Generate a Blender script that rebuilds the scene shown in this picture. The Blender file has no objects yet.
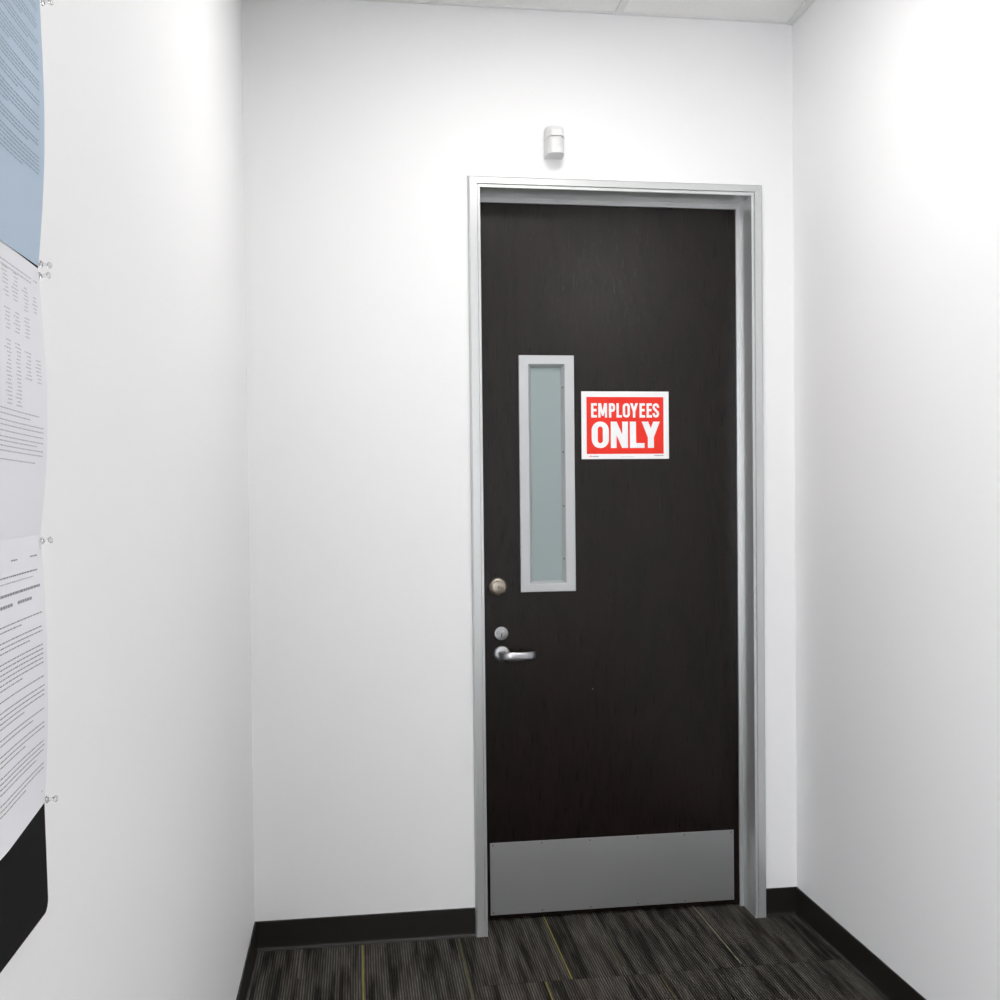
import bpy, math, random
from mathutils import Matrix, Vector

# ------------------------------------------------------------------ camera
SC = bpy.context.scene
COL = SC.collection

CAM_F, CAM_YAW, CAM_PITCH, CAM_ROLL = 1048.25, 0.1392355, -0.0174861, -0.0102923
CAM_POS = (-0.37549, -3.41842, 1.44033)
CAM_SHIFT = (2.25, 17.6)                      # principal point offset in thousandths of the frame
cy, sy = math.cos(CAM_YAW), math.sin(CAM_YAW)
cp, sp = math.cos(CAM_PITCH), math.sin(CAM_PITCH)
fwd = Vector((sy * cp, cy * cp, sp)); rgt = Vector((cy, -sy, 0)); upv = rgt.cross(fwd)
cr, sr = math.cos(CAM_ROLL), math.sin(CAM_ROLL)
r2 = cr * rgt + sr * upv; u2 = -sr * rgt + cr * upv
cam_data = bpy.data.cameras.new('camera')
cam_data.sensor_width = 36.0
cam_data.lens = CAM_F / 1000 * 36.0
cam_data.shift_x = -CAM_SHIFT[0] / 1000
cam_data.shift_y = CAM_SHIFT[1] / 1000
cam_data.clip_start = 0.02
cam = bpy.data.objects.new('camera', cam_data)
cam.matrix_world = Matrix(((r2.x, u2.x, -fwd.x, CAM_POS[0]), (r2.y, u2.y, -fwd.y, CAM_POS[1]),
                           (r2.z, u2.z, -fwd.z, CAM_POS[2]), (0, 0, 0, 1)))
COL.objects.link(cam)
SC.camera = cam

# ------------------------------------------------------------------ light and exposure
world = bpy.data.worlds.new('world'); SC.world = world; world.use_nodes = True
world.node_tree.nodes['Background'].inputs['Color'].default_value = (0.965, 0.975, 1.0, 1)   # even fill light, added in place of an unseen hall to the left
world.node_tree.nodes['Background'].inputs['Strength'].default_value = 5.7
VS = SC.view_settings
SC.display_settings.display_device = 'sRGB'
VS.view_transform = 'Standard'; VS.look = 'None'; VS.gamma = 1.0; VS.use_curve_mapping = False
VS.exposure = -0.03
# ceiling lamps: centre x, centre y, width, length, emission strength (the lamps are built below with their housings)
LAMPS = [(0.203, -1.05, 0.57, 0.57, 16.9), (1.423, -3.66, 0.57, 1.18, 18.0)]  # the one further back is unseen, added to even out the light
LAMP_COLOUR = (1.0, 0.985, 0.965, 1)

# ------------------------------------------------------------------ measures
XL, XR = -0.7113, 1.1162        # side walls
HC = 3.0488                     # ceiling
YF = -6.6                       # wall behind the camera
XH, YR = 3.2, -1.9                # far hall wall and the right wall's turn, unseen, added to cut bounced light
YE = -2.75                       # unseen end of the left wall, placed to let the fill light in
FX0, FX1, FZ = 0.0, 1.003, 2.495   # outer edge of the door frame
IX0, IX1, IZ = 0.040, 0.9615, 2.457 # inner edge of the door frame
DY = 0.106                      # front face of the door
WT = 0.15                       # thickness of the back wall

# ------------------------------------------------------------------ helpers
WLOC = {}

def tag(o, label=None, cat=None, group=None, kind=None):
    if label: o['label'] = label
    if cat: o['category'] = cat
    if group: o['group'] = group
    if kind: o['kind'] = kind
    return o

def empty(name, loc, label=None, cat=None, group=None, kind=None):
    o = bpy.data.objects.new(name, None); o.location = loc; o.empty_display_size = 0.05
    COL.objects.link(o); WLOC[o.name] = Vector(loc)
    return tag(o, label, cat, group, kind)

class MB:
    """Collects faces (world coordinates) and links them as one mesh object."""
    def __init__(s): s.v = []; s.f = []; s.m = []; s.sm = []
    def face(s, pts, m=0, smooth=False):
        b = len(s.v); s.v += [tuple(p) for p in pts]
        s.f.append(list(range(b, b + len(pts)))); s.m.append(m); s.sm.append(smooth)
    def grid(s, rows, m=0, smooth=True, closed=False):
        b = len(s.v); n = len(rows[0])
        for r in rows: s.v += [tuple(p) for p in r]
        for i in range(len(rows) - 1):
            for j in range(n if closed else n - 1):
                k = (j + 1) % n
                s.f.append([b + i * n + j, b + i * n + k, b + (i + 1) * n + k, b + (i + 1) * n + j]); s.m.append(m); s.sm.append(smooth)
    def box(s, x0, y0, z0, x1, y1, z1, m=0):
        b = len(s.v)
        s.v += [(x0, y0, z0), (x1, y0, z0), (x1, y1, z0), (x0, y1, z0), (x0, y0, z1), (x1, y0, z1), (x1, y1, z1), (x0, y1, z1)]
        for f in ((0, 3, 2, 1), (4, 5, 6, 7), (0, 1, 5, 4), (1, 2, 6, 5), (2, 3, 7, 6), (3, 0, 4, 7)):
            s.f.append([b + i for i in f]); s.m.append(m); s.sm.append(False)
    def prism(s, a, b_, m=0, smooth=False, caps=True):
        """Joins two matching closed outlines."""
        n = len(a); b = len(s.v); s.v += [tuple(p) for p in a] + [tuple(p) for p in b_]
        for i in range(n):
            j = (i + 1) % n
            s.f.append([b + i, b + j, b + n + j, b + n + i]); s.m.append(m); s.sm.append(smooth)
        if caps:
            s.f.append([b + i for i in reversed(range(n))]); s.m.append(m); s.sm.append(False)
            s.f.append([b + n + i for i in range(n)]); s.m.append(m); s.sm.append(False)
    def lathe(s, prof, c, axis, seg=40, m=0, smooth=True):
        """prof: (radius, height along the axis) from c."""
        ax = Vector(axis).normalized(); t = Vector((0, 0, 1)) if abs(ax.z) < 0.9 else Vector((1, 0, 0))
        e1 = ax.cross(t).normalized(); e2 = ax.cross(e1)
        rows = []
        for r, h in prof:
            rows.append([Vector(c) + ax * h + (e1 * math.cos(2 * math.pi * k / seg) + e2 * math.sin(2 * math.pi * k / seg)) * max(r, 1e-5) for k in range(seg)])
        s.grid(rows, m, smooth, True)
        if prof[0][0] > 1e-4: s.face(list(reversed(rows[0])), m)
        if prof[-1][0] > 1e-4: s.face(rows[-1], m)
    def build(s, name, mats, parent=None, sharp=35, bevel=0.0, base=None):
        org = WLOC[parent.name] if parent else Vector(base or (0, 0, 0))
        me = bpy.data.meshes.new(name)
        me.from_pydata([tuple(Vector(p) - org) for p in s.v], [], s.f)
        if not isinstance(mats, (list, tuple)): mats = [mats]
        for mt in mats: me.materials.append(mt)
        for p, mi, sm in zip(me.polygons, s.m, s.sm): p.material_index = mi; p.use_smooth = sm
        import bmesh
        bm = bmesh.new(); bm.from_mesh(me)
        bmesh.ops.remove_doubles(bm, verts=bm.verts, dist=1e-6)
        bmesh.ops.recalc_face_normals(bm, faces=bm.faces)
        bm.to_mesh(me); bm.free()
        if any(s.sm): me.set_sharp_from_angle(angle=math.radians(sharp))
        o = bpy.data.objects.new(name, me); COL.objects.link(o)
        if parent: o.parent = parent
        elif base: o.location = base
        WLOC[o.name] = org.copy()
        if bevel:
            b = o.modifiers.new('soft_edges', 'BEVEL'); b.width = bevel; b.segments = 2; b.limit_method = 'ANGLE'; b.angle_limit = math.radians(50)
        return o

def mat(name, col, rough=0.5, metal=0.0, spec=0.5, **kw):
    m = bpy.data.materials.new(name); m.use_nodes = True
    b = m.node_tree.nodes['Principled BSDF']
    b.inputs['Base Color'].default_value = (*col, 1); b.inputs['Roughness'].default_value = rough
    b.inputs['Metallic'].default_value = metal; b.inputs['Specular IOR Level'].default_value = spec
    for k, v in kw.items(): b.inputs[k].default_value = v
    return m

class NT:
    """Short forms for building node trees."""
    def __init__(s, m): s.t = m.node_tree; s.b = s.t.nodes['Principled BSDF']
    def n(s, kind, **kw):
        x = s.t.nodes.new(kind)
        for k, v in kw.items(): setattr(x, k, v)
        return x
    def link(s, a, b): s.t.links.new(a, b)
    def math(s, op, a, b=None, c=None):
        x = s.n('ShaderNodeMath', operation=op)
        for i, v in enumerate((a, b, c)):
            if v is None: continue
            if isinstance(v, (int, float)): x.inputs[i].default_value = v
            else: s.link(v, x.inputs[i])
        return x.outputs[0]
    def mixc(s, fac, a, b):
        x = s.n('ShaderNodeMix', data_type='RGBA')
        for i, v in ((0, fac), (6, a), (7, b)):
            if isinstance(v, (int, float)): x.inputs[i].default_value = v
            elif isinstance(v, tuple): x.inputs[i].default_value = (*v, 1)
            else: s.link(v, x.inputs[i])
        return x.outputs[2]
    def noise(s, vec, scale, detail=2.0, rough=0.5):
        x = s.n('ShaderNodeTexNoise'); x.inputs['Scale'].default_value = scale
        x.inputs['Detail'].default_value = detail; x.inputs['Roughness'].default_value = rough
        s.link(vec, x.inputs['Vector']); return x.outputs['Fac']
    def comb(s, x, y, z):
        c = s.n('ShaderNodeCombineXYZ')
        for i, v in enumerate((x, y, z)):
            if isinstance(v, (int, float)): c.inputs[i].default_value = v
            else: s.link(v, c.inputs[i])
        return c.outputs[0]
    def pos(s):
        g = s.n('ShaderNodeNewGeometry'); q = s.n('ShaderNodeSeparateXYZ'); s.link(g.outputs['Position'], q.inputs[0])
        return g.outputs['Position'], q.outputs[0], q.outputs[1], q.outputs[2]
    def bump(s, h, strength, dist):
        x = s.n('ShaderNodeBump'); x.inputs['Strength'].default_value = strength; x.inputs['Distance'].default_value = dist
        s.link(h, x.inputs['Height']); s.link(x.outputs[0], s.b.inputs['Normal'])

# ------------------------------------------------------------------ materials
M = {}
M['wall'] = mat('white wall paint', (0.86, 0.86, 0.865), 0.55, spec=0.3)
t = NT(M['wall']); P, px, py, pz = t.pos(); t.bump(t.noise(P, 260, 2), 0.06, 0.001)

M['ceiling'] = mat('mineral ceiling tile', (0.92, 0.92, 0.905), 0.9, spec=0.1)
t = NT(M['ceiling']); P, px, py, pz = t.pos()
sp_ = t.math('GREATER_THAN', t.noise(P, 420, 2), 0.66)
t.link(t.mixc(sp_, (0.92, 0.92, 0.905), (0.72, 0.72, 0.71)), t.b.inputs['Base Color'])
t.bump(t.noise(P, 300, 3), 0.15, 0.001)
M['grid'] = mat('white painted steel grid', (0.80, 0.80, 0.79), 0.4)

M['vinyl'] = mat('dark brown vinyl base', (0.0085, 0.0068, 0.0048), 0.42, spec=0.5)

M['carpet'] = mat('striped charcoal carpet', (0.05, 0.047, 0.044), 0.95, spec=0.05)
t = NT(M['carpet']); P, px, py, pz = t.pos()
left = t.math('LESS_THAN', px, -0.03)
joint = t.math('MULTIPLY_ADD', left, 0.30, 0.36)                     # where the plank ends meet
rowf = t.math('FLOOR', t.math('ADD', py, joint))
col_ = t.math('FLOOR', t.math('DIVIDE', t.math('ADD', px, 0.07), 0.25))
off = t.math('ADD', t.math('MULTIPLY', rowf, 7.31), t.math('MULTIPLY', col_, 3.7))
jit = t.noise(t.comb(t.math('MULTIPLY', px, 320), t.math('MULTIPLY', py, 22), off), 1.0, 1)
ribs = t.math('SINE', t.math('MULTIPLY', px, 2 * math.pi / 0.0078))
ribs = t.math('MULTIPLY_ADD', ribs, 0.5, 0.5)
band = t.noise(t.comb(t.math('MULTIPLY', px, 34), t.math('MULTIPLY', py, 2.6), off), 1.0, 2, 0.6)
hue = t.noise(t.comb(t.math('MULTIPLY', px, 14), t.math('MULTIPLY', py, 1.5), t.math('ADD', off, 20)), 1.0, 1)
mr = t.n('ShaderNodeMapRange'); mr.inputs[1].default_value = 0.36; mr.inputs[2].default_value = 0.64
t.link(band, mr.inputs[0])
tone = t.mixc(mr.outputs[0], (0.020, 0.0185, 0.017), (0.088, 0.082, 0.075))
tint = t.mixc(hue, (0.90, 0.97, 0.93), (1.12, 1.0, 0.98))
mul = t.n('ShaderNodeMix', data_type='RGBA', blend_type='MULTIPLY'); mul.inputs[0].default_value = 1
t.link(tone, mul.inputs[6]); t.link(tint, mul.inputs[7])
ribj = t.math('MULTIPLY', ribs, t.math('MULTIPLY_ADD', jit, 1.5, 0.15))
sc_ = t.math('MULTIPLY_ADD', ribj, 1.25, 0.40)
mul2 = t.n('ShaderNodeMix', data_type='RGBA', blend_type='MULTIPLY'); mul2.inputs[0].default_value = 1
t.link(mul.outputs[2], mul2.inputs[6]); t.link(t.comb(sc_, sc_, sc_), mul2.inputs[7])
c = mul2.outputs[2]
# accent yarns: x, from y, to y, half width, colour
for ax, ay0, ay1, hw, ac in ((-0.3695, -9, 0.3, 0.0024, (0.24, 0.22, 0.05)), (-0.0570, -0.46, 0.3, 0.0018, (0.11, 0.11, 0.045)),
                             (0.2508, -0.36, 0.3, 0.0022, (0.25, 0.22, 0.06)), (0.1687, -1.36, -0.36, 0.0022, (0.22, 0.20, 0.06)),
                             (0.7860, -0.34, 0.3, 0.0020, (0.22, 0.20, 0.13)), (-0.5645, -0.22, 0.3, 0.0016, (0.14, 0.14, 0.12)),
                             (0.5190, -1.36, -0.37, 0.0018, (0.12, 0.10, 0.035)), (0.420, -0.30, -0.10, 0.004, (0.055, 0.048, 0.026))):
    k = t.math('COMPARE', px, ax, hw)
    k = t.math('MULTIPLY', k, t.math('MULTIPLY', t.math('GREATER_THAN', py, ay0), t.math('LESS_THAN', py, ay1)))
    c = t.mixc(k, c, ac)
seam = t.math('LESS_THAN', t.math('ABSOLUTE', t.math('SUBTRACT', t.math('FRACT', t.math('ADD', t.math('ADD', py, joint), 0.5)), 0.5)), 0.0022)
c = t.mixc(t.math('MULTIPLY', seam, 0.35), c, (0.016, 0.015, 0.014))
t.link(c, t.b.inputs['Base Color'])
t.bump(ribj, 0.7, 0.003)

M['door'] = mat('dark wood veneer', (0.005, 0.004, 0.0035), 0.30, spec=0.28)
t = NT(M['door']); P, px, py, pz = t.pos()
warp = t.noise(t.comb(t.math('MULTIPLY', px, 3.2), 0, t.math('MULTIPLY', pz, 1.1)), 1.0, 2)
ring = t.math('ABSOLUTE', t.math('SINE', t.math('ADD', t.math('MULTIPLY', warp, 30), t.math('MULTIPLY', px, 20))))
pore = t.noise(t.comb(t.math('MULTIPLY', px, 330), 0, t.math('MULTIPLY', pz, 9)), 1.0, 3, 0.7)
wide = t.noise(t.comb(t.math('MULTIPLY', px, 6), 0, t.math('MULTIPLY', pz, 0.5)), 1.0, 2)
fac = t.math('ADD', t.math('MULTIPLY', ring, 0.45), t.math('MULTIPLY', t.math('SUBTRACT', pore, 0.42), 2.6))
cc = t.mixc(fac, (0.0006, 0.0004, 0.0003), (0.0100, 0.0054, 0.0040))
cc = t.mixc(t.math('MULTIPLY', wide, 0.45), cc, (0.0100, 0.0042, 0.0029))
t.link(cc, t.b.inputs['Base Color'])
t.bump(pore, 0.12, 0.0006)
t.link(t.math('MULTIPLY_ADD', pore, 0.22, 0.19), t.b.inputs['Roughness'])

M['frame'] = mat('satin grey door frame', (0.60, 0.61, 0.61), 0.28, metal=0.55)
M['lite'] = mat('grey vision panel frame', (0.51, 0.52, 0.53), 0.42, metal=0.35)
M['steel'] = mat('brushed stainless steel', (0.52, 0.525, 0.53), 0.36, metal=0.9)
t = NT(M['steel']); P, px, py, pz = t.pos()
st = t.noise(t.comb(t.math('MULTIPLY', px, 5), 0, t.math('MULTIPLY', pz, 900)), 1.0, 2)
t.link(t.math('MULTIPLY_ADD', st, 0.14, 0.30), t.b.inputs['Roughness'])
sm = t.noise(P, 4, 3)
t.link(t.mixc(sm, (0.54, 0.545, 0.55), (0.59, 0.595, 0.60)), t.b.inputs['Base Color'])
M['screw'] = mat('dull screw steel', (0.22, 0.22, 0.22), 0.4, metal=0.9)
M['nickel'] = mat('satin nickel', (0.40, 0.355, 0.30), 0.36, metal=1.0, Anisotropic=0.85)
M['chrome'] = mat('satin chrome', (0.40, 0.405, 0.41), 0.33, metal=1.0, Anisotropic=0.8)
for k in ('nickel', 'chrome'):
    t = NT(M[k]); tg = t.n('ShaderNodeTangent', direction_type='RADIAL', axis='Y'); t.link(tg.outputs[0], t.b.inputs['Tangent'])
M['lever'] = mat('satin chrome lever', (0.52, 0.52, 0.54), 0.30, metal=1.0)
M['slot'] = mat('dark keyway', (0.01, 0.01, 0.01), 0.5)
M['frost'] = mat('frosted glass', (0.52, 0.60, 0.61), 0.32, spec=0.5)
t = NT(M['frost'])
tr = t.n('ShaderNodeBsdfTranslucent'); tr.inputs[0].default_value = (0.55, 0.68, 0.64, 1)
mx = t.n('ShaderNodeMixShader'); mx.inputs[0].default_value = 0.45
out = [n for n in t.t.nodes if n.type == 'OUTPUT_MATERIAL'][0]
t.link(t.b.outputs[0], mx.inputs[1]); t.link(tr.outputs[0], mx.inputs[2]); t.link(mx.outputs[0], out.inputs[0])
M['red'] = mat('sign red', (0.86, 0.030, 0.014), 0.4, spec=0.25)
M['white'] = mat('sign white', (0.90, 0.90, 0.91), 0.35)
M['smallprint'] = mat('grey print', (0.25, 0.22, 0.23), 0.5)
M['plastic'] = mat('white plastic', (0.72, 0.72, 0.72), 0.38)
M['lens'] = mat('milky sensor lens', (0.73, 0.73, 0.72), 0.3)
M['paper'] = mat('white paper', (0.77, 0.77, 0.805), 0.7, spec=0.2)
M['bluepaper'] = mat('light blue paper', (0.435, 0.53, 0.64), 0.7, spec=0.2)
M['ink'] = mat('grey toner', (0.27, 0.27, 0.29), 0.6)
M['fineink'] = mat('light toner', (0.42, 0.42, 0.45), 0.6)
M['blueink'] = mat('toner on blue', (0.22, 0.29, 0.37), 0.6)
M['felt'] = mat('black fabric', (0.0075, 0.0075, 0.0075), 0.9, spec=0.15)
t = NT(M['felt']); P, px, py, pz = t.pos(); t.bump(t.noise(P, 900, 2), 0.4, 0.001)
M['pin'] = mat('clear plastic', (0.95, 0.95, 0.96), 0.08, **{'Transmission Weight': 0.85, 'IOR': 1.49})
M['pinsteel'] = mat('pin needle', (0.5, 0.5, 0.5), 0.3, metal=1.0)

M['lamp'] = bpy.data.materials.new('lamp diffuser'); M['lamp'].use_nodes = True

# ------------------------------------------------------------------ room shell
b = MB(); b.box(XL - 3.1, YF - 0.1, -0.05, XH + 0.1, 2.6, 0.0)
tag(b.build('floor', M['carpet']), 'striped charcoal carpet planks with thin yellow accent lines', 'floor', kind='structure')

b = MB()
b.box(XL, 0, 0, FX0 + 0.02, WT, HC + 0.02)
b.box(FX1 - 0.02, 0, 0, XR, WT, HC + 0.02)
b.box(FX0 + 0.02, 0, FZ - 0.02, FX1 - 0.02, WT, HC + 0.02)
tag(b.build('wall_back', M['wall']), 'white painted wall around the dark door', 'wall', kind='structure')
b = MB(); b.box(XL - 0.1, YE, 0, XL, 2.5, HC + 0.02)
tag(b.build('wall_left', M['wall']), 'white painted wall carrying the black bulletin board', 'wall', kind='structure')
b = MB(); b.box(XR, YR, 0, XR + 0.1, 2.5, HC + 0.02); b.box(XR + 0.1, YR, 0, XH, YR + 0.1, HC + 0.02); b.box(XH, YF, 0, XH + 0.1, YR + 0.1, HC + 0.02)  # turn and far hall wall are unseen, added to dim the bounce
tag(b.build('wall_right', M['wall']), 'bare white painted wall beside the hinge side of the door', 'wall', kind='structure')
b = MB(); b.box(XL - 0.1, YF - 0.1, 0, XH + 0.1, YF, HC + 0.02)
tag(b.build('wall_front', M['wall']), 'white painted wall closing the corridor opposite the door', 'wall', kind='structure')
b = MB(); b.box(XL - 0.1, 2.5, 0, XR + 0.1, 2.6, HC + 0.02)
tag(b.build('wall_beyond', M['wall']), 'white painted wall of the room beyond the door', 'wall', kind='structure')

# suspended ceiling: tile field with holes for the lamps
b = MB()
zc0, zc1 = HC, HC + 0.02
xs = sorted({XL - 0.1, XH + 0.1} | {l[0] - l[2] / 2 - 0.02 for l in LAMPS} | {l[0] + l[2] / 2 + 0.02 for l in LAMPS})
ys = sorted({YF - 0.1, 2.6} | {l[1] - l[3] / 2 - 0.02 for l in LAMPS} | {l[1] + l[3] / 2 + 0.02 for l in LAMPS})
for i in range(len(xs) - 1):
    for j in range(len(ys) - 1):
        mx_, my_ = (xs[i] + xs[i + 1]) / 2, (ys[j] + ys[j + 1]) / 2
        if any(abs(mx_ - l[0]) < l[2] / 2 and abs(my_ - l[1]) < l[3] / 2 for l in LAMPS): continue
        b.box(xs[i], ys[j], zc0, xs[i + 1], ys[j + 1], zc1)
ceiling = tag(b.build('ceiling', M['ceiling']), 'white suspended tile ceiling with a steel grid', 'ceiling', kind='structure')
# tee bars (lower than the tiles) and wall angles
for gx in (0.508, -0.102, 1.118, 1.728, 2.338, 2.948):
    b = MB(); b.box(gx - 0.012, YF, HC - 0.006, gx + 0.012, -0.0005 if gx < XR else YR, HC + 0.001); b.build('grid_bar', M['grid'], ceiling)
for gy in (-0.745, -1.355, -1.965, -2.575, -3.05, -4.27, -4.87):
    b = MB(); b.box(XL, gy - 0.012, HC - 0.0055, XH if gy < YR else XR, gy + 0.012, HC + 0.001); b.build('grid_bar', M['grid'], ceiling)
b = MB(); b.box(XR - 0.021, YR, HC - 0.007, XR - 0.0003, -0.0005, HC + 0.001); b.box(XR - 0.0015, YR, HC - 0.011, XR - 0.0003, -0.0005, HC); b.build('wall_angle', M['grid'], ceiling)
b = MB(); b.box(XL + 0.0003, YE, HC - 0.007, XL + 0.021, -0.0005, HC + 0.001); b.build('wall_angle', M['grid'], ceiling)
b = MB(); b.box(XL, -0.013, HC - 0.005, XR, -0.0003, HC + 0.001); b.build('wall_angle', M['grid'], ceiling)

# ceiling lamps
for lx, ly, lw, ll, power in LAMPS:
    near = ly > -2.5
    lamp = empty('ceiling_light', (lx, ly, HC), 'recessed ceiling light panel nearest the door' if near else 'added unseen ceiling light panel behind the viewer', 'light')
    b = MB()
    x0, x1, y0, y1 = lx - lw / 2, lx + lw / 2, ly - ll / 2, ly + ll / 2
    for q in ((x0 - 0.019, y0 - 0.019, x1 + 0.019, y0), (x0 - 0.019, y1, x1 + 0.019, y1 + 0.019), (x0 - 0.019, y0, x0, y1), (x1, y0, x1 + 0.019, y1)):
        b.box(q[0], q[1], HC - 0.005, q[2], q[3], HC + 0.04)
    b.build('lamp_frame', M['grid'], lamp)
    m = bpy.data.materials.new('lamp diffuser'); m.use_nodes = True
    nt = m.node_tree; nt.nodes.clear()
    e = nt.nodes.new('ShaderNodeEmission'); o_ = nt.nodes.new('ShaderNodeOutputMaterial')
    e.inputs[0].default_value = LAMP_COLOUR; e.inputs[1].default_value = power
    nt.links.new(e.outputs[0], o_.inputs[0])
    b = MB(); b.box(x0, y0, HC + 0.002, x1, y1, HC + 0.01); b.build('diffuser', m, lamp)
lamp = empty('ceiling_light', (0.2, 1.3, HC), 'added unseen light panel in the room beyond the door', 'light')  # unseen, added so the frosted pane is lit from behind
b = MB(); b.box(-0.1, 0.7, HC - 0.02, 0.5, 1.9, HC); b.build('lamp_frame', M['grid'], lamp)
m = m.copy(); m.node_tree.nodes['Emission'].inputs[1].default_value = 2.0
b = MB(); b.box(-0.08, 0.72, HC - 0.028, 0.48, 1.88, HC - 0.02); b.build('diffuser', m, lamp)

# vinyl cove base: profile out from the wall (distance, height)
COVE = [(0, 0), (0.011, 0.0), (0.0105, 0.0022), (0.0072, 0.0040), (0.0050, 0.0085), (0.0044, 0.014), (0.0042, 0.0925), (0.0028, 0.0947), (0, 0.0947)]
def cove(name, a, b_, nrm, ma, mb, label):
    """a, b_: wall points; nrm: direction off the wall; ma, mb: mitre (shift along the run per unit of profile distance)."""
    mbd = MB(); a = Vector((*a, 0)); c = Vector((*b_, 0)); n = Vector((*nrm, 0)); d = (c - a).normalized()
    mbd.prism([a + n * q + d * (q * ma) + Vector((0, 0, h)) for q, h in COVE], [c + n * q - d * (q * mb) + Vector((0, 0, h)) for q, h in COVE])
    tag(mbd.build(name, M['vinyl']), label, 'baseboard', kind='structure')
cove('baseboard_back', (XL, 0), (FX0 - 0.0005, 0), (0, -1), 1, 0, 'dark brown vinyl base on the back wall at the lock side of the door')
cove('baseboard_back', (FX1 + 0.0005, 0), (XR, 0), (0, -1), 0, 1, 'short dark brown vinyl base between door frame and right corner')
cove('baseboard_left', (XL, YE), (XL, 0), (1, 0), 0, 1, 'dark brown vinyl base under the bulletin board wall')
cove('baseboard_right', (XR, YR), (XR, 0), (-1, 0), 0, 1, 'long dark brown vinyl base along the bare wall')

# ------------------------------------------------------------------ door frame
fr = empty('trim_1', (0.5, 0, 0), 'satin grey metal frame around the dark door', 'door frame', kind='structure')
PROF = [(0, 0.002), (0, -0.0135), (0.0012, -0.0148), (0.0085, -0.0148), (0.0092, -0.0105), (0.0108, -0.0105), (0.0115, -0.0148), (0.0335, -0.0148), (0.0375, -0.0125), (0.0400, -0.006), (0.0400, 0.002)]
PROFH = [(0, 0.002), (0, -0.0120), (0.0012, -0.0132), (0.0095, -0.0132), (0.0100, -0.0062), (0.0125, -0.0062), (0.0130, -0.0148), (0.0320, -0.0148), (0.0355, -0.0125), (0.0380, -0.006), (0.0380, 0.002)]
b = MB(); b.prism([(IX0 - u, v, 0) for u, v in PROF], [(IX0 - u, v, IZ + u * 0.95) for u, v in PROF]); b.build('side_casing', M['frame'], fr)
b = MB(); b.prism([(IX1 + u * 1.03, v, 0) for u, v in PROF], [(IX1 + u * 1.03, v, IZ + u * 0.95) for u, v in PROF]); b.build('side_casing', M['frame'], fr)
b = MB(); b.prism([(IX0 - u * 1.05, v, IZ + u) for u, v in PROFH], [(IX1 + u * 1.05, v, IZ + u) for u, v in PROFH]); b.build('head_casing', M['frame'], fr)
SY = 0.097       # face of the stop
b = MB(); b.box(IX0 - 0.018, 0.0005, 0, IX0, WT, IZ); b.build('jamb', M['frame'], fr)
b = MB(); b.box(IX1, 0.0005, 0, IX1 + 0.018, WT, IZ); b.build('jamb', M['frame'], fr)
b = MB(); b.box(IX0 - 0.018, 0.0005, IZ, IX1 + 0.018, WT, IZ + 0.017); b.build('head_jamb', M['frame'], fr)
b = MB(); b.box(IX0, SY, 0, IX0 + 0.0135, DY - 0.001, IZ); b.build('door_stop', M['frame'], fr)
b = MB(); b.box(IX1 - 0.0130, SY, 0, IX1, DY - 0.001, IZ); b.build('door_stop', M['frame'], fr)
b = MB(); b.box(IX0 + 0.0135, SY, IZ - 0.0165, IX1 - 0.0130, DY - 0.001, IZ); b.build('door_stop', M['frame'], fr)

# ------------------------------------------------------------------ door with its vision panel and hardware
LX0, LX1, LZ0, LZ1 = 0.1786, 0.3697, 1.1234, 1.9283      # outer edge of the vision panel frame
GX0, GX1, GZ0, GZ1 = LX0 + 0.044, LX1 - 0.044, LZ0 + 0.037, LZ1 - 0.041
DX0, DX1, DZ0, DZ1 = 0.0445, 0.9595, 0.010, 2.452
b = MB()
b.box(DX0, DY, DZ0, GX0 - 0.01, DY + 0.044, DZ1)
b.box(GX1 + 0.01, DY, DZ0, DX1, DY + 0.044, DZ1)
b.box(GX0 - 0.01, DY, DZ0, GX1 + 0.01, DY + 0.044, GZ0 - 0.01)
b.box(GX0 - 0.01, DY, GZ1 + 0.01, GX1 + 0.01, DY + 0.044, DZ1)
door = tag(b.build('door_1', M['door']), 'tall dark brown wood door with a narrow frosted window', 'door', kind='structure')
# chip in the veneer below the handle
b = MB(); b.face([(0.4245, DY - 0.0003, 0.7835), (0.4282, DY - 0.0003, 0.7828), (0.4287, DY - 0.0003, 0.7848), (0.4262, DY - 0.0003, 0.7857)]); b.build('scratch', M['smallprint'], door)

# vision panel frame: loops of (inset, y)
LOOP = [(0, DY), (0, DY - 0.0075), (0.0015, DY - 0.0090), (0.0320, DY - 0.0090), (0.0335, DY - 0.0080), (0.0435, DY + 0.0085), (0.0445, DY + 0.016)]
def loop(i, y, k=0.0):
    zi = i * 0.84 if i > 0.03 else i
    return [(LX0 + i, y, LZ0 + i * 0.84), (LX1 - i, y, LZ0 + i * 0.84), (LX1 - i, y, LZ1 - i * 0.93), (LX0 + i, y, LZ1 - i * 0.93)]
b = MB(); b.grid([loop(*q) for q in LOOP], 0, False, True); lite = b.build('window_frame', M['lite'], door)
b = MB(); b.box(LX0 + 0.041, DY + 0.0095, LZ0 + 0.034, LX1 - 0.041, DY + 0.0155, LZ1 - 0.038)
tag(b.build('glass_pane', M['frost'], lite), 'pale green frosted glass')
for sz in (1.235, 1.415, 1.60, 1.82):
    b = MB(); b.lathe([(0.0036, -0.001), (0.0036, 0.0008), (0.0022, 0.0014)], (LX1 - 0.0382, DY - 0.0005, sz), (-0.85, -0.53, 0), 14); b.build('screw', M['screw'], lite)

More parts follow.
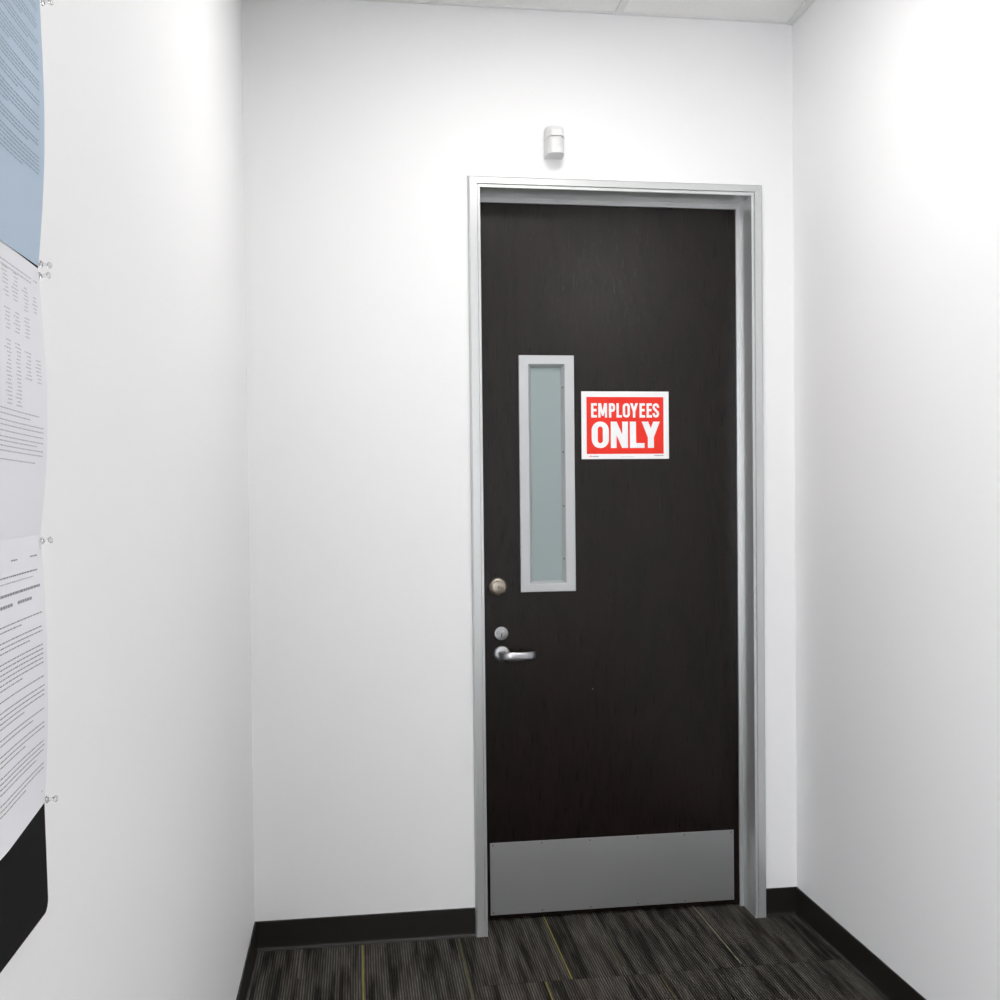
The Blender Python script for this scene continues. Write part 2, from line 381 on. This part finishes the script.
# kick plate
KX0, KX1, KZ0, KZ1 = 0.0645, 0.9295, 0.0215, 0.2692
b = MB(); b.box(KX0, DY - 0.0015, KZ0, KX1, DY + 0.0005, KZ1); kick = b.build('kick_plate', M['steel'], door, bevel=0.0004)
tag(kick, 'brushed stainless steel kick plate')
for k in range(6):
    for z in (KZ1 - 0.008, KZ0 + 0.008):
        b = MB(); x = KX0 + 0.010 + k * (KX1 - KX0 - 0.020) / 5
        b.lathe([(0.0027, 0), (0.0024, 0.0006), (0.001, 0.0009)], (x, DY - 0.0015, z), (0, -1, 0), 12); b.build('screw', M['screw'], kick)

F = (0, -1, 0)
def at_origin(name, prof, c, m, parent_t, seg=48):
    """A turned piece whose own origin sits on its axis (so that its brushing runs round it)."""
    mb_ = MB(); mb_.lathe(prof, (0, 0, 0), F, seg)
    o = mb_.build(name, m, sharp=30); o.parent = parent_t; o.location = Vector(c) - WLOC[parent_t.name]; WLOC[o.name] = Vector(c)
    return o
# deadbolt cylinder
dx, dz = 0.0998, 1.1432
dead = at_origin('deadbolt', [(0.0325, 0), (0.0325, 0.004), (0.0315, 0.0078), (0.0285, 0.0112), (0.0245, 0.0138), (0.0205, 0.0152), (0.0196, 0.0146)], (dx, DY, dz), M['nickel'], door)
tag(dead, 'round satin nickel deadbolt cylinder')
cyl = at_origin('lock_cylinder', [(0.0196, 0.010), (0.0196, 0.0150), (0.0188, 0.0160), (0.0140, 0.0168), (0.0080, 0.0173), (0.0002, 0.0175)], (dx, DY, dz), M['nickel'], dead)
b = MB(); b.box(dx - 0.0009, DY - 0.0178, dz - 0.0065, dx + 0.0009, DY - 0.016, dz + 0.0055); b.build('keyway', M['slot'], dead)
# small upper cylinder of the lever lock
kx, kz = 0.1109, 0.9845
sm_ = at_origin('key_cylinder', [(0.0232, 0), (0.0232, 0.0035), (0.0222, 0.0050), (0.0165, 0.0056), (0.0160, 0.0050), (0.0150, 0.0072), (0.0002, 0.0078)], (kx, DY, kz), M['chrome'], door)
tag(sm_, 'small round key cylinder above the lever')
b = MB(); b.box(kx - 0.0014, DY - 0.0088, kz - 0.0125, kx + 0.0014, DY - 0.0065, kz + 0.0015); b.build('keyway', M['slot'], sm_)
# lever handle
hx, hz = 0.1112, 0.9150
lev = at_origin('door_handle', [(0.0275, 0), (0.0275, 0.004), (0.0262, 0.0075), (0.0215, 0.0098), (0.0150, 0.0106), (0.0002, 0.0108)], (hx, DY, hz), M['chrome'], door)
tag(lev, 'satin chrome lever handle')
PATH = [  # along the door, out from the door, half height, half thickness
    (0.0000, 0.008, 0.0125, 0.0125), (0.0000, 0.022, 0.0115, 0.0115), (0.0008, 0.036, 0.0115, 0.0112), (0.0045, 0.046, 0.0122, 0.0105),
    (0.0125, 0.0535, 0.0130, 0.0090), (0.0240, 0.0575, 0.0132, 0.0075), (0.0420, 0.0590, 0.0130, 0.0066), (0.0620, 0.0580, 0.0126, 0.0062),
    (0.0800, 0.0545, 0.0122, 0.0060), (0.0960, 0.0480, 0.0118, 0.0060), (0.1085, 0.0385, 0.0114, 0.0060), (0.1150, 0.0280, 0.0108, 0.0056), (0.1165, 0.0235, 0.0070, 0.0036), (0.1168, 0.0225, 0.0005, 0.0005)]
rows = []
for i, (a, o_, hh, ht) in enumerate(PATH):
    p0 = PATH[max(i - 1, 0)]; p1 = PATH[min(i + 1, len(PATH) - 1)]
    tx, to = p1[0] - p0[0], p1[1] - p0[1]; ln = math.hypot(tx, to); tx /= ln; to /= ln
    row = []
    for k in range(28):
        an = 2 * math.pi * k / 28; cz_, ct = math.cos(an), math.sin(an)
        e_ = 0.75
        vz = hh * 1.12 * math.copysign(abs(cz_) ** e_, cz_); vt = ht * math.copysign(abs(ct) ** e_, ct)
        row.append((hx + a * 0.955 - to * vt, DY - (o_ + tx * vt), hz - 0.0025 + vz))
    rows.append(row)
b = MB(); b.grid(rows, 0, True, True)
lv = b.build('lever', M['lever'], lev, sharp=60)
s_ = lv.modifiers.new('smooth', 'SUBSURF'); s_.levels = 1; s_.render_levels = 2

# ------------------------------------------------------------------ sign on the door
SX0, SX1, SZ0, SZ1 = 0.3955, 0.7045, 1.5750, 1.8073
Y_S = DY - 0.0012
sg = MB(); sg.box(SX0, Y_S, SZ0, SX1, DY - 0.0001, SZ1, 0)
PIECE = [0]
def sflat(pts, m, lay): sg.face([(x, Y_S - 0.00012 * lay - 0.000008 * PIECE[0], z) for x, z in pts], m)
sflat([(0.4135, 1.5925), (0.6857, 1.5925), (0.6857, 1.7880), (0.4135, 1.7880)], 1, 1)
def rrect(x0, z0, x1, z1, r, rz=None, n=7):
    rz = rz or r; pts = []
    for cx_, cz_, a0 in ((x1 - r, z1 - rz, 0), (x0 + r, z1 - rz, 90), (x0 + r, z0 + rz, 180), (x1 - r, z0 + rz, 270)):
        for k in range(n + 1):
            a = math.radians(a0 + 90 * k / n); pts.append((cx_ + r * math.cos(a), cz_ + rz * math.sin(a)))
    return pts
def ring(o, i, m, lay):
    PIECE[0] += 1
    for k in range(len(o)):
        j = (k + 1) % len(o); sflat([o[k], o[j], i[j], i[k]], m, lay)
def rect(x0, z0, x1, z1): PIECE[0] += 1; sflat([(x0, z0), (x1, z0), (x1, z1), (x0, z1)], 0, 2)
def stroke(pts, w):
    n = len(pts); L = []; Rr = []
    for i in range(n):
        a = pts[max(i - 1, 0)]; c_ = pts[min(i + 1, n - 1)]
        dx_, dz_ = c_[0] - a[0], c_[1] - a[1]; l_ = math.hypot(dx_, dz_) or 1
        nx, nz = -dz_ / l_ * w / 2, dx_ / l_ * w / 2
        L.append((pts[i][0] + nx, pts[i][1] + nz)); Rr.append((pts[i][0] - nx, pts[i][1] - nz))
    for i in range(n - 1): sflat([L[i], L[i + 1], Rr[i + 1], Rr[i]], 0, 2)
def glyph(ch, x, z, w, h, t, th):
    PIECE[0] = 0
    if ch == 'E':
        rect(x, z, x + t, z + h); rect(x, z, x + w, z + th); rect(x, z + h - th, x + w, z + h); rect(x, z + h * 0.52 - th / 2, x + w * 0.92, z + h * 0.52 + th / 2)
    elif ch == 'L':
        rect(x, z, x + t, z + h); rect(x, z, x + w, z + th)
    elif ch == 'M':
        rect(x, z, x + t * 0.95, z + h); rect(x + w - t * 0.95, z, x + w, z + h)
        c_ = x + w / 2
        PIECE[0] += 1
        sflat([(x, z + h), (x + t * 1.25, z + h), (c_ + t * 0.35, z + h * 0.12), (c_ - t * 0.35, z + h * 0.12)], 0, 2)
        PIECE[0] += 1
        sflat([(x + w - t * 1.25, z + h), (x + w, z + h), (c_ + t * 0.35, z + h * 0.12), (c_ - t * 0.35, z + h * 0.12)], 0, 2)
    elif ch == 'N':
        rect(x, z, x + t, z + h); rect(x + w - t, z, x + w, z + h)
        PIECE[0] += 1
        sflat([(x, z + h), (x + t * 1.05, z + h), (x + w, z), (x + w - t * 1.05, z)], 0, 2)
    elif ch == 'P':
        rect(x, z, x + t, z + h)
        z0 = z + h * 0.40
        ring(rrect(x, z0, x + w, z + h, w * 0.45, h * 0.24), rrect(x + t, z0 + th, x + w - t, z + h - th, (w - 2 * t) * 0.42, h * 0.08), 0, 2)
        rect(x, z0, x + w * 0.5, z0 + th); rect(x, z + h - th, x + w * 0.5, z + h)
    elif ch == 'O':
        ring(rrect(x, z, x + w, z + h, w * 0.47, w * 0.50), rrect(x + t, z + th, x + w - t, z + h - th, (w - 2 * t) * 0.48, (w - 2 * t) * 0.55), 0, 2)
    elif ch == 'Y':
        c_ = x + w / 2; j = z + h * 0.40
        rect(c_ - t / 2, z, c_ + t / 2, j + h * 0.05)
        PIECE[0] += 1
        sflat([(x, z + h), (x + t * 1.08, z + h), (c_ + t / 2, j + h * 0.04), (c_ + t * 0.1, j - h * 0.02), (c_ - t / 2, j)], 0, 2)
        PIECE[0] += 1
        sflat([(x + w, z + h), (x + w - t * 1.08, z + h), (c_ - t / 2, j + h * 0.04), (c_ - t * 0.1, j - h * 0.02), (c_ + t / 2, j)], 0, 2)
    elif ch == 'S':
        cx_ = x + w / 2; rx_ = w / 2 - t / 2; zt = z + h * 0.735; zb = z + h * 0.265; rz_ = h * 0.265 - th / 2
        pts = [(cx_ + rx_, zt - rz_ * 0.25), (cx_ + rx_, zt)]
        pts += [(cx_ + rx_ * math.cos(math.radians(a)), zt + rz_ * math.sin(math.radians(a))) for a in range(15, 181, 15)]
        pts += [(cx_ - rx_, zt - rz_ * 0.15), (cx_ - rx_ * 0.8, zt - rz_ * 0.62), (cx_ - rx_ * 0.35, zt - rz_ * 0.98), (cx_ + rx_ * 0.35, zb + rz_ * 0.98), (cx_ + rx_ * 0.8, zb + rz_ * 0.62), (cx_ + rx_, zb + rz_ * 0.15)]
        pts += [(cx_ + rx_ * math.cos(math.radians(a)), zb + rz_ * math.sin(math.radians(a))) for a in range(0, -181, -15)]
        pts += [(cx_ - rx_, zb + rz_ * 0.25)]
        stroke(pts, t)
S1 = (SX1 - SX0) / 626.0                      # metres per unit of the sign's own layout (626 wide)
def sx(u): return SX0 + (u - 152) * S1
def sz(v): return SZ1 - (v - 150) * (SZ1 - SZ0) / 486.0
for ch, u0, u1 in (('E', 221, 263), ('M', 272, 335), ('P', 348, 393), ('L', 402, 441), ('O', 447, 498), ('Y', 500, 556), ('E', 567, 607), ('E', 618, 657), ('S', 661, 709)):
    glyph(ch, sx(u0), sz(338), sx(u1) - sx(u0), sz(235) - sz(338), 17 * S1, 17 * S1)
for ch, u0, u1 in (('O', 224, 347), ('N', 360, 483), ('L', 497, 602), ('Y', 582, 713)):
    glyph(ch, sx(u0), sz(557), sx(u1) - sx(u0), sz(367) - sz(557), (44 if ch != 'N' else 41) * S1, 34 * S1)
random.seed(4)
def tiny(u0, u1, v, h, m):
    u = u0
    while u < u1:
        w = random.uniform(2.5, 5); sflat([(sx(u), sz(v + h)), (sx(min(u + w, u1)), sz(v + h)), (sx(min(u + w, u1)), sz(v)), (sx(u), sz(v))], m, 1); u += w + 1.6
PIECE[0] = 0
tiny(208, 226, 612, 9, 1); tiny(228, 272, 614, 7, 2); tiny(672, 738, 608, 7, 2); tiny(430, 530, 620, 2.5, 2)
sign = tag(sg.build('sign', [M['white'], M['red'], M['smallprint']], base=((SX0 + SX1) / 2, DY, SZ0)),
           'red and white EMPLOYEES ONLY sign stuck on the dark door', 'sign')

# ------------------------------------------------------------------ motion sensor over the door
sen = empty('motion_sensor', (0.2845, 0, 2.559), 'small white motion sensor on the wall above the door', 'sensor')
def dshape(z, w, d, flat, cx_=0.2845):
    z -= 0.006; d *= 1.15
    pts = [(cx_ - w / 2, -0.0003, z), (cx_ + w / 2, -0.0003, z)]
    for k in range(17):
        a = math.pi * k / 16
        pts.append((cx_ + w / 2 * math.copysign(abs(math.cos(a)) ** 0.55, math.cos(a)), -(flat + (d - flat) * math.sin(a) ** 0.9), z))
    return pts
b = MB()
for z0_, z1_, w0, w1, d0, d1 in ((2.5650, 2.5665, 0.057, 0.060, 0.058, 0.060), (2.5665, 2.580, 0.060, 0.0605, 0.060, 0.060), (2.580, 2.5803, 0.0605, 0.0605, 0.060, 0.060)):
    b.prism(dshape(z0_, w0, d0, 0.020), dshape(z1_, w1, d1, 0.020))
b.build('lower_housing', M['plastic'], sen)
b = MB()
for i in range(6):
    z0_ = 2.5803 + i * 0.0066
    b.prism(dshape(z0_, 0.0585, 0.0585, 0.02), dshape(z0_ + 0.0050, 0.0585, 0.0585 - 0.0004, 0.02))
    b.prism(dshape(z0_ + 0.0050, 0.0575, 0.0570, 0.02), dshape(z0_ + 0.0066, 0.0575, 0.0570, 0.02))
b.build('sensor_lens', M['lens'], sen)
b = MB()
b.prism(dshape(2.6202, 0.0605, 0.0635, 0.02), dshape(2.640, 0.0605, 0.0600, 0.02))
b.prism(dshape(2.640, 0.0605, 0.0600, 0.02), dshape(2.655, 0.0595, 0.050, 0.018))
b.prism(dshape(2.655, 0.0595, 0.050, 0.018), dshape(2.662, 0.054, 0.036, 0.014))
b.build('upper_housing', M['plastic'], sen)

# ------------------------------------------------------------------ bulletin board with pinned sheets
EDGE = -2.268
WARP = [(0.95, -0.6985), (1.03, -0.7000), (1.13, -0.7020), (1.27, -0.7032), (1.40, -0.7030), (1.54, -0.7015), (1.68, -0.6988), (1.82, -0.6964), (1.97, -0.6938), (2.30, -0.6900)]
def front(z):
    for (z0, x0), (z1, x1) in zip(WARP, WARP[1:]):
        if z <= z1 or z1 == 2.30: return x0 + (x1 - x0) * (z - z0) / (z1 - z0)
BZ0, BZ1, BY0, BT = 1.0135, 2.22, -2.70, 0.0068
b = MB(); rc = 0.013
ol = []
def arc(cy_, cz_, a0):
    for k in range(7):
        a = math.radians(a0 + 15 * k); ol.append((cy_ + rc * math.cos(a), cz_ + rc * math.sin(a)))
arc(EDGE - rc, BZ0 + rc, 270)
for k in range(1, 40): ol.append((EDGE, BZ0 + rc + (BZ1 - BZ0 - 2 * rc) * k / 40))
arc(EDGE - rc, BZ1 - rc, 0); arc(BY0 + rc, BZ1 - rc, 90)
for k in range(1, 40): ol.append((BY0, BZ1 - rc - (BZ1 - BZ0 - 2 * rc) * k / 40))
arc(BY0 + rc, BZ0 + rc, 180)
back = [(front(z) - BT, y, z) for y, z in ol]
def shr(y, z, s): return (EDGE + BY0) / 2 + (y - (EDGE + BY0) / 2) * (1 - s / 0.45), (BZ0 + BZ1) / 2 + (z - (BZ0 + BZ1) / 2) * (1 - s / 0.6)
b.grid([back, [(front(z) - 0.0016, y, z) for y, z in ol], [(front(z), *shr(y, z, 0.0016)) for y, z in ol]], 0, True, True)
# front field: strips between the two long edges
n_ = len(ol)
inner = [(front(z), *shr(y, z, 0.0016)) for y, z in ol]
h_ = n_ // 2
for k in range(h_ - 1):
    a, a2, c2, c_ = inner[k], inner[k + 1], inner[n_ - 2 - k], inner[n_ - 1 - k]
    b.face([a, a2, c2, c_], 0)
    a, a2, c2, c_ = back[k], back[k + 1], back[n_ - 2 - k], back[n_ - 1 - k]
    b.face([c_, c2, a2, a], 0)
board = tag(b.build('bulletin_board', M['felt'], base=(XL, (EDGE + BY0) / 2, BZ0)), 'black fabric bulletin board with rounded corners on the wall', 'bulletin board')

PW, PH = 0.2159, 0.2794
def sheet(name, ytop, ztop, tilt, amp, lift, rows_, mats, label, skew=0.55, curl=0.0):
    """One letter sheet; u runs from its right edge towards the viewer, v from the top down. rows_: printed marks (u0, u1, v0, v1, slot)."""
    def S(u, v, off=0.0):
        y = ytop - u * math.cos(tilt) + v * math.sin(tilt) * -1
        z = ztop - v * math.cos(tilt) + u * math.sin(tilt) * -1
        k = max(0.0, min(1.0, v / PH)); bow = amp * math.sin(math.pi * k ** skew if skew != 1 else math.pi * k)
        uu = u / PW
        bow *= (1 - 0.75 * math.sin(math.pi * min(1, uu)) ** 1.0 * 0.6)
        bow += curl * min(1.0, uu / 0.7) * k * k           # the free edge between the pins stands off the board
        return (front(z) + lift + bow + off, y, z)
    b = MB(); nu, nv = 12, 28
    b.grid([[S(PW * i / nu, PH * j / nv) for i in range(nu + 1)] for j in range(nv + 1)], 0, True)
    for u0, u1, v0, v1, sl in rows_:
        n = max(1, int((u1 - u0) / 0.012) + 1)
        b.grid([[S(u0 + (u1 - u0) * i / n, v, 0.00022) for i in range(n + 1)] for v in (v0, v1)], sl, True)
    o = b.build(name, mats, base=(XL, ytop, ztop - PH), sharp=80)
    return tag(o, label, 'paper', 'papers pinned to the bulletin board')

def line(rows_, u0, u1, v, h, sl, rnd, wmin=0.003, wmax=0.011, gap=0.0013):
    """A line of print as word-sized marks, from its right end."""
    u = u0
    while u < u1 - 0.002:
        w = min(rnd.uniform(wmin, wmax), u1 - u); rows_.append((u, u + w, v, v + h, sl)); u += w + gap
rnd = random.Random(11)
blue = []
v = 0.016
for para in (3, 4, 3, 5, 4, 3, 5, 3, 6):
    for i in range(para):
        if v > 0.205: break
        line(blue, 0.014 + (rnd.uniform(0.03, 0.1) if i == para - 1 else rnd.uniform(0, 0.006)), 0.2, v, 0.0013, 1, rnd); v += 0.0040
    v += 0.0045
sheet('paper_sheet', -2.2695, 1.9655, math.radians(0.8), 0.0055, 0.0016, blue, [M['bluepaper'], M['blueink']], 'light blue printed sheet pinned at the top of the bulletin board', 1.1)
mid = []
line(mid, 0.030, 0.2, 0.016, 0.0012, 1, rnd); line(mid, 0.030, 0.2, 0.0205, 0.0012, 1, rnd); line(mid, 0.010, 0.022, 0.016, 0.0014, 1, rnd)
for c0, spans in ((0.014, ((0.034, 0.052), (0.098, 0.122))), (0.042, ((0.030, 0.054), (0.060, 0.080), (0.094, 0.122))), (0.072, ((0.022, 0.048), (0.060, 0.082), (0.090, 0.150))), (0.10, ((0.022, 0.048), (0.060, 0.082), (0.090, 0.150))), (0.13, ((0.022, 0.048), (0.060, 0.082)))):
    for s0, s1 in spans:
        v = s0
        while v < s1:
            line(mid, c0 + rnd.uniform(0, 0.004), c0 + rnd.uniform(0.012, 0.020), v, 0.0011, 1, rnd, 0.002, 0.006, 0.001); v += 0.0037
for v, u0 in ((0.155, 0.024), (0.160, 0.05), (0.166, 0.012), (0.1705, 0.012), (0.176, 0.013), (0.1815, 0.012), (0.1855, 0.03), (0.190, 0.012), (0.1945, 0.013), (0.2025, 0.034)):
    line(mid, u0, 0.2, v, 0.0011, 1, rnd)
sheet('paper_sheet', -2.2700, 1.6842, math.radians(-0.6), 0.0085, 0.0008, mid, [M['paper'], M['fineink']], 'white sheet with small print columns pinned under the light blue sheet', 1.15)
low = []
line(low, 0.018, 0.040, 0.020, 0.0014, 1, rnd); line(low, 0.080, 0.10, 0.020, 0.0014, 1, rnd)
line(low, 0.020, 0.19, 0.0345, 0.0015, 1, rnd); line(low, 0.034, 0.17, 0.0405, 0.0010, 2, rnd)
line(low, 0.014, 0.19, 0.0505, 0.0026, 1, rnd, 0.004, 0.010, 0.001); line(low, 0.042, 0.085, 0.0605, 0.0030, 1, rnd, 0.004, 0.009, 0.001); line(low, 0.10, 0.16, 0.0605, 0.0030, 1, rnd, 0.004, 0.009, 0.001)
v = 0.079
for para in (2, 3, 6, 1, 4, 2, 3, 4, 3):
    for i in range(para):
        if v > 0.258: break
        line(low, 0.012 + (rnd.uniform(0.03, 0.07) if i == para - 1 and para > 1 else rnd.uniform(0, 0.004)), 0.2, v, 0.0013, 1, rnd); v += 0.0046
    v += 0.0050
line(low, 0.014, 0.018, 0.263, 0.0014, 1, rnd)
sheet('paper_sheet', -2.2695, 1.4092, math.radians(1.2), 0.0055, 0.0024, low, [M['paper'], M['ink'], M['fineink']], 'white letter with bold heading pinned lowest on the black board', 1.1, 0.010)

# clear push pins
def pin_mesh():
    b = MB(); b.lathe([(0.0001, 0.0), (0.0042, 0.0003), (0.0046, 0.0012), (0.0040, 0.0022), (0.0024, 0.0034), (0.0022, 0.0070), (0.0030, 0.0094), (0.0040, 0.0102), (0.0040, 0.0116), (0.0032, 0.0124), (0.0001, 0.0126)], (0, 0, 0), (1, 0, 0), 20); return b
pins = [(-2.2705, 1.9590, 0.0036, 'clear push pin at the top corner of the light blue sheet'),
        (-2.2715, 1.6890, 0.0026, 'clear push pin at the bottom corner of the light blue sheet'),
        (-2.2730, 1.6765, 0.0018, 'clear push pin at the top corner of the middle white sheet'),
        (-2.2725, 1.4018, 0.0034, 'clear push pin where the two white sheets meet'),
        (-2.2735, 1.1318, 0.0030, 'clear push pin at the bottom corner of the lowest sheet')]
proto = None
for y, z, lift, lab in pins:
    if proto is None:
        root = empty('push_pin', (front(z) + lift, y, z)); root.empty_display_size = 0.01
        body = pin_mesh().build('pin_head', M['pin'], sharp=40); body.parent = root
        nb = MB(); nb.lathe([(0.0005, 0.0004), (0.0005, -0.004), (0.0001, -0.006)], (0, 0, 0), (1, 0, 0), 8)
        needle = nb.build('needle', M['pinsteel']); needle.parent = root
        proto = root
    else:
        root = proto.copy(); COL.objects.link(root); root.location = (front(z) + lift, y, z)
        for ch in (body, needle):
            c_ = ch.copy(); COL.objects.link(c_); c_.parent = root
    root.scale = (0.92, 0.85, 0.85)
    root.rotation_euler = (0, rnd.uniform(-0.12, 0.12), rnd.uniform(-0.1, 0.1))
    tag(root, lab, 'push pin', 'clear push pins on the bulletin board')
